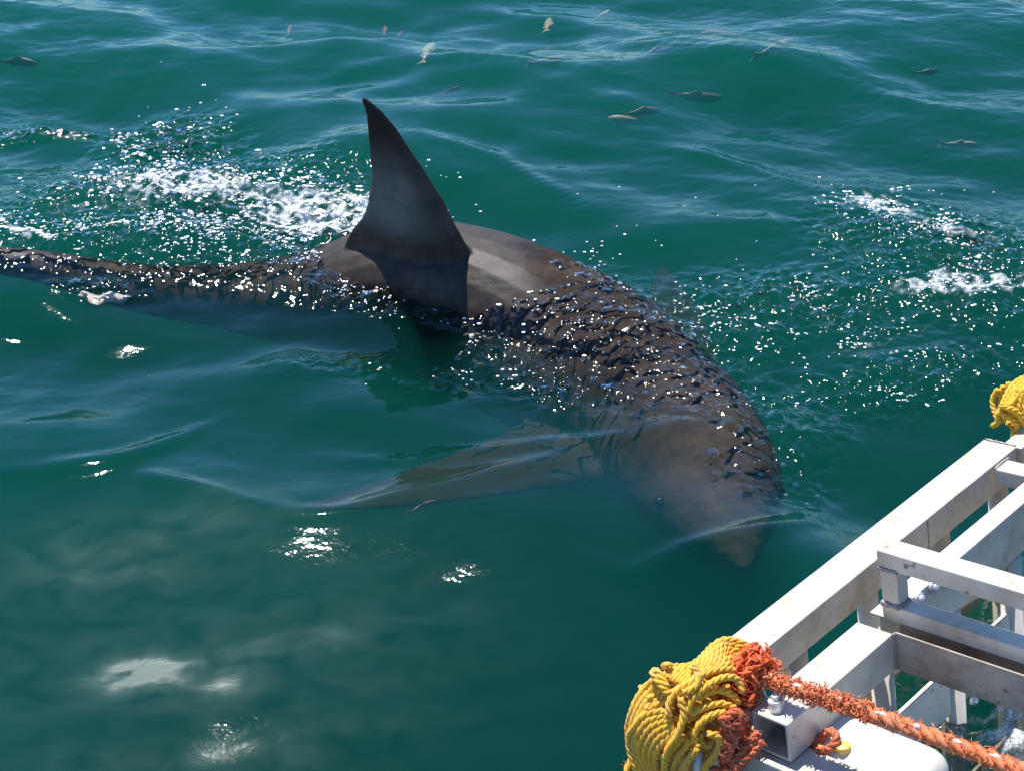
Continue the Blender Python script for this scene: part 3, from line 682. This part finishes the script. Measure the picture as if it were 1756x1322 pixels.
# ------------------------------------------------------------------ small fish under the surface
FM = []
for i, c_ in enumerate([(.34, .30, .22), (.17, .12, .09), (.40, .38, .26), (.10, .07, .07)]):
    m, n, l, P, _ = new_mat('fish_skin'); a = noise(n, l, 40, 3)
    l.new(ramp(n, l, a, [(.3, tuple(x_*.7 for x_ in c_)), (.7, tuple(x_*1.2 for x_ in c_))]), P.inputs['Base Color']); P.inputs['Roughness'].default_value = .35; FM.append(m)
def fish_mesh():
    rings = []; prof = [(0, .002), (.06, .06), (.18, .10), (.35, .12), (.55, .095), (.72, .055), (.84, .028)]
    for t, r_ in prof:
        bend = .10*math.sin(t*5)
        rings.append([Vector((.5-t, bend*.25+math.cos(a)*r_*.55, math.sin(a)*r_)) for a in [2*math.pi*k/10 for k in range(10)]])
    body = ring_loft(rings)
    def plate(P2, th_=.008):
        n_ = len(P2); v = [Vector((a, -th_+c_, b)) for a, b, c_ in P2]+[Vector((a, th_+c_, b)) for a, b, c_ in P2]
        f = [list(range(n_))[::-1], [n_+i for i in range(n_)]]+[[i, (i+1) % n_, n_+(i+1) % n_, n_+i] for i in range(n_)]
        return v, f
    tail = plate([(-.33, .02, -.02), (-.52, .11, -.02), (-.46, 0, -.02), (-.52, -.11, -.02), (-.33, -.02, -.02)])
    dors = plate([(.18, .09, .01), (.05, .16, .02), (-.14, .07, .0)])
    anal = plate([(-.02, -.08, .0), (-.12, -.13, 0), (-.2, -.05, 0)])
    return body, tail, dors, anal
FP = [mk for mk in fish_mesh()]
FMESH = []
for fm_ in FM:
    L_ = []
    for nm, (v, f) in zip(('body', 'tail_fin', 'dorsal_fin', 'anal_fin'), FP):
        me_ = bpy.data.meshes.new('fish_'+nm); me_.from_pydata([tuple(p) for p in v], [], f); me_.polygons.foreach_set('use_smooth', [nm == 'body']*len(me_.polygons)); me_.materials.append(fm_); L_.append((nm, me_))
    FMESH.append(L_)
FISH = [  # x, y, heading, length, material, depth, roll, label
 (.151, 6.14, 85, .21, 0, .05, 70, 'pale speckled fish pointing up the picture, at the top edge right of the fin'),
 (-.346, 5.84, 80, .26, 0, .06, 75, 'pale curved fish above the fin tip, upright, largest near the top'),
 (.15, 5.73, 30, .24, 0, .05, 30, 'slender pale fish slanting right, just up and right of the fin'),
 (1.074, 5.886, 38, .30, 0, .06, 25, 'long slender fish slanting up right, near the top right'),
 (.88, 6.08, 178, .22, 1, .07, 30, 'dull brownish fish lying level under the top edge'),
 (-.469, 6.008, 70, .14, 3, .05, 50, 'small dark fish slanting beside the pale upright fish'),
 (.392, 6.28, 60, .14, 2, .05, 60, 'small whitish fish at the very top edge, centre'),
 (.581, 5.886, 35, .24, 1, .08, 20, 'dim grey fish between the slender fish near the top'),
 (-.538, 6.10, 94, .13, 1, .06, 60, 'small brown fish upright near the top, left of the others'),
 (-.936, 6.077, 90, .13, 1, .05, 60, 'lone small pinkish brown fish upright at the top left'),
 (-.251, 5.496, 50, .18, 3, .09, 30, 'dim purplish fish just right of the fin tip'),
 (.492, 5.321, 12, .20, 1, .10, 20, 'dim brown fish in mid water right of the fin'),
 (.73, 5.60, -8, .26, 1, .15, 15, 'long brown fish lying level in the middle of the open water'),
 (.42, 5.16, 172, .16, 2, .06, 20, 'pale yellowish fish below the long brown one'),
 (1.632, 5.604, 18, .14, 3, .05, 20, 'small dark fish near the upper right corner'),
 (-1.98, 5.711, -15, .22, 3, .05, 10, 'dark slim fish at the far left edge'),
 (1.604, 4.957, 0, .16, 2, .07, 10, 'small yellowish fish by the right edge'),
 (-.22, 2.86, 32, .10, 1, .09, 20, 'little brown fish below the near pectoral fin'),
]
for i, (fx, fy, hd, ln, mi, dp, rl, lab) in enumerate(FISH):
    r0 = empty('small_fish', (fx, fy+.08, -dp-.07)); r0.rotation_euler = (R(rl), 0, R(hd)); r0.scale = (ln*.85, ln*.85*(1 if i % 2 else -1), ln*.8)
    tag(r0, lab, 'fish', 'small fish just under the surface')
    for nm, me_ in FMESH[mi]:
        p = bpy.data.objects.new(nm, me_); C.objects.link(p); p.parent = r0
# pale scrap of bait floating beside the tail
sc = MB(); bm = bmesh.new(); bmesh.ops.create_icosphere(bm, subdivisions=3, radius=1)
for q in bm.verts:
    a = 1+.13*math.sin(q.co.x*4+1)*math.cos(q.co.y*3+1)+.06*math.sin(q.co.x*11+q.co.y*7); q.co = Vector((q.co.x*.075*a, (q.co.y*.028+.018*q.co.x**2)*a, q.co.z*.012+.008*math.sin(q.co.x*6)))
sc.add(bm)
m, n, l, P, _ = new_mat('pale_bait'); l.new(ramp(n, l, noise(n, l, 30, 4), [(.3, (.45, .38, .30)), (.7, (.62, .56, .50))]), P.inputs['Base Color']); P.inputs['Roughness'].default_value = .3
bt = sc.build('bait_scrap', m, None, True); bt.location = (-1.15, 3.71, -.022); tag(bt, 'pale scrap of bait floating under the surface below the shark tail', 'bait')

# white beads standing in for sun glints on the splashes: far too many to count
m, n, l, P, _ = new_mat('glint_white'); P.inputs['Base Color'].default_value = (.92, .94, .94, 1); P.inputs['Roughness'].default_value = .12
V_, F_ = [], []
fr_ = np.random.default_rng(77)
def beads(cx, cy, rx, ry, n_, r0=.0022, r1=.0062, thr=.02):
    k_ = 0; tries = 0
    while k_ < n_ and tries < n_*30:
        tries += 1
        X_ = cx+fr_.normal()*rx; Y_ = cy+fr_.normal()*ry
        g_ = float(fbm(np.array([X_*6.5]), np.array([Y_*8]), 3, 99)[0])
        if g_ < thr or abs(X_) > 2.3 or not 1.8 < Y_ < 6.4: continue
        i_ = np.searchsorted(XS, X_); j_ = np.searchsorted(YS, Y_); z_ = h[j_*nx+i_]
        r_ = r0+(r1-r0)*fr_.random()**2.5; n0 = len(V_); sx_ = 1+fr_.random()*.6
        for a_, b_ in ((0, 0), (0, 1)): V_.append((X_, Y_, z_+r_*(.42 if b_ else -.6)))
        for k in range(6):
            for zz, q_ in ((-.1, .95), (.3, .78)):
                V_.append((X_+math.cos(k*math.pi/3)*r_*q_*sx_, Y_+math.sin(k*math.pi/3)*r_*q_, z_+zz*r_))
        for k in range(6):
            a_ = n0+2+2*k; b_ = n0+2+2*((k+1) % 6)
            F_.append([a_, b_, b_+1, a_+1]); F_.append([a_+1, b_+1, n0+1]); F_.append([b_, a_, n0])
        k_ += 1
beads(-1.0, 4.34, .20, .12, 620, r1=.0085, thr=.0); beads(-.62, 4.26, .18, .12, 480, r1=.007, thr=.0); beads(-1.22, 4.72, .10, .20, 150, r1=.008); beads(-1.75, 4.85, .35, .03, 50)
beads(-.98, 4.0, .32, .055, 620, r1=.006, thr=-.1); beads(-.80, 3.90, .3, .05, 200, r1=.005, thr=-.05); beads(-1.42, 3.97, .08, .015, 90, r1=.007, thr=-1); beads(-.30, 3.72, .16, .02, 70, r1=.005); beads(-.05, 3.55, .12, .06, 30); beads(.12, 3.38, .18, .08, 30, r1=.005)
beads(-.18, 3.30, .12, .05, 16, r1=.005); beads(.75, 3.60, .20, .10, 150, r1=.005, thr=.1); beads(1.16, 4.28, .12, .07, 130, r1=.006); beads(1.28, 4.05, .07, .16, 160, r1=.006); beads(1.32, 3.72, .16, .08, 120, r1=.005)
beads(1.0, 3.42, .22, .05, 90, r1=.005, thr=.05); beads(.95, 3.18, .16, .03, 30, r1=.0045); beads(.28, 3.98, .10, .05, 24); beads(.5, 3.9, .4, .3, 24, r1=.004)
fo_ = mesh_obj('glint_beads', V_, F_, m); tag(fo_, kind='stuff')

# ------------------------------------------------------------------ bubbles on the surface
m, n, l, P, out = new_mat('bubble_film'); n.remove(P)
gl = n.new('ShaderNodeBsdfGlossy'); gl.inputs['Roughness'].default_value = .03; tr = n.new('ShaderNodeBsdfTransparent')
lw = n.new('ShaderNodeLayerWeight'); lw.inputs['Blend'].default_value = .25
mx = n.new('ShaderNodeMixShader'); l.new(lw.outputs['Facing'], mx.inputs[0]); l.new(tr.outputs[0], mx.inputs[1]); l.new(gl.outputs[0], mx.inputs[2]); l.new(mx.outputs[0], out.inputs['Surface'])
bm = bmesh.new(); bmesh.ops.create_uvsphere(bm, u_segments=20, v_segments=12, radius=1)
for q in bm.verts: q.co.z = max(q.co.z, -.15)*.75
bme = bpy.data.meshes.new('bubble'); bm.to_mesh(bme); bm.free(); bme.materials.append(m); bme.polygons.foreach_set('use_smooth', [True]*len(bme.polygons))
def surf_z(px_, py_):
    i = np.searchsorted(XS, px_); j_ = np.searchsorted(YS, py_); return float(h[j_*nx+i])
BUB = [(.475, 2.92, .017), (.60, 2.97, .008), (.64, 2.90, .007), (.66, 2.84, .007), (.63, 2.79, .006), (.675, 2.76, .006), (.66, 2.70, .005), (.70, 2.66, .006), (.58, 2.86, .006), (.705, 2.80, .006), (.55, 3.0, .006), (.69, 2.93, .005), (.52, 2.84, .005)]
for i, (bx_, by_, br) in enumerate(BUB):
    o = bpy.data.objects.new('bubble', bme); C.objects.link(o); o.location = (bx_, by_, surf_z(bx_, by_)); o.scale = (br,)*3
    tag(o, 'largest round bubble, floating over the shark head' if i == 0 else 'tiny round bubble floating on the water beside the shark snout', 'bubble', 'bubbles beside the snout')
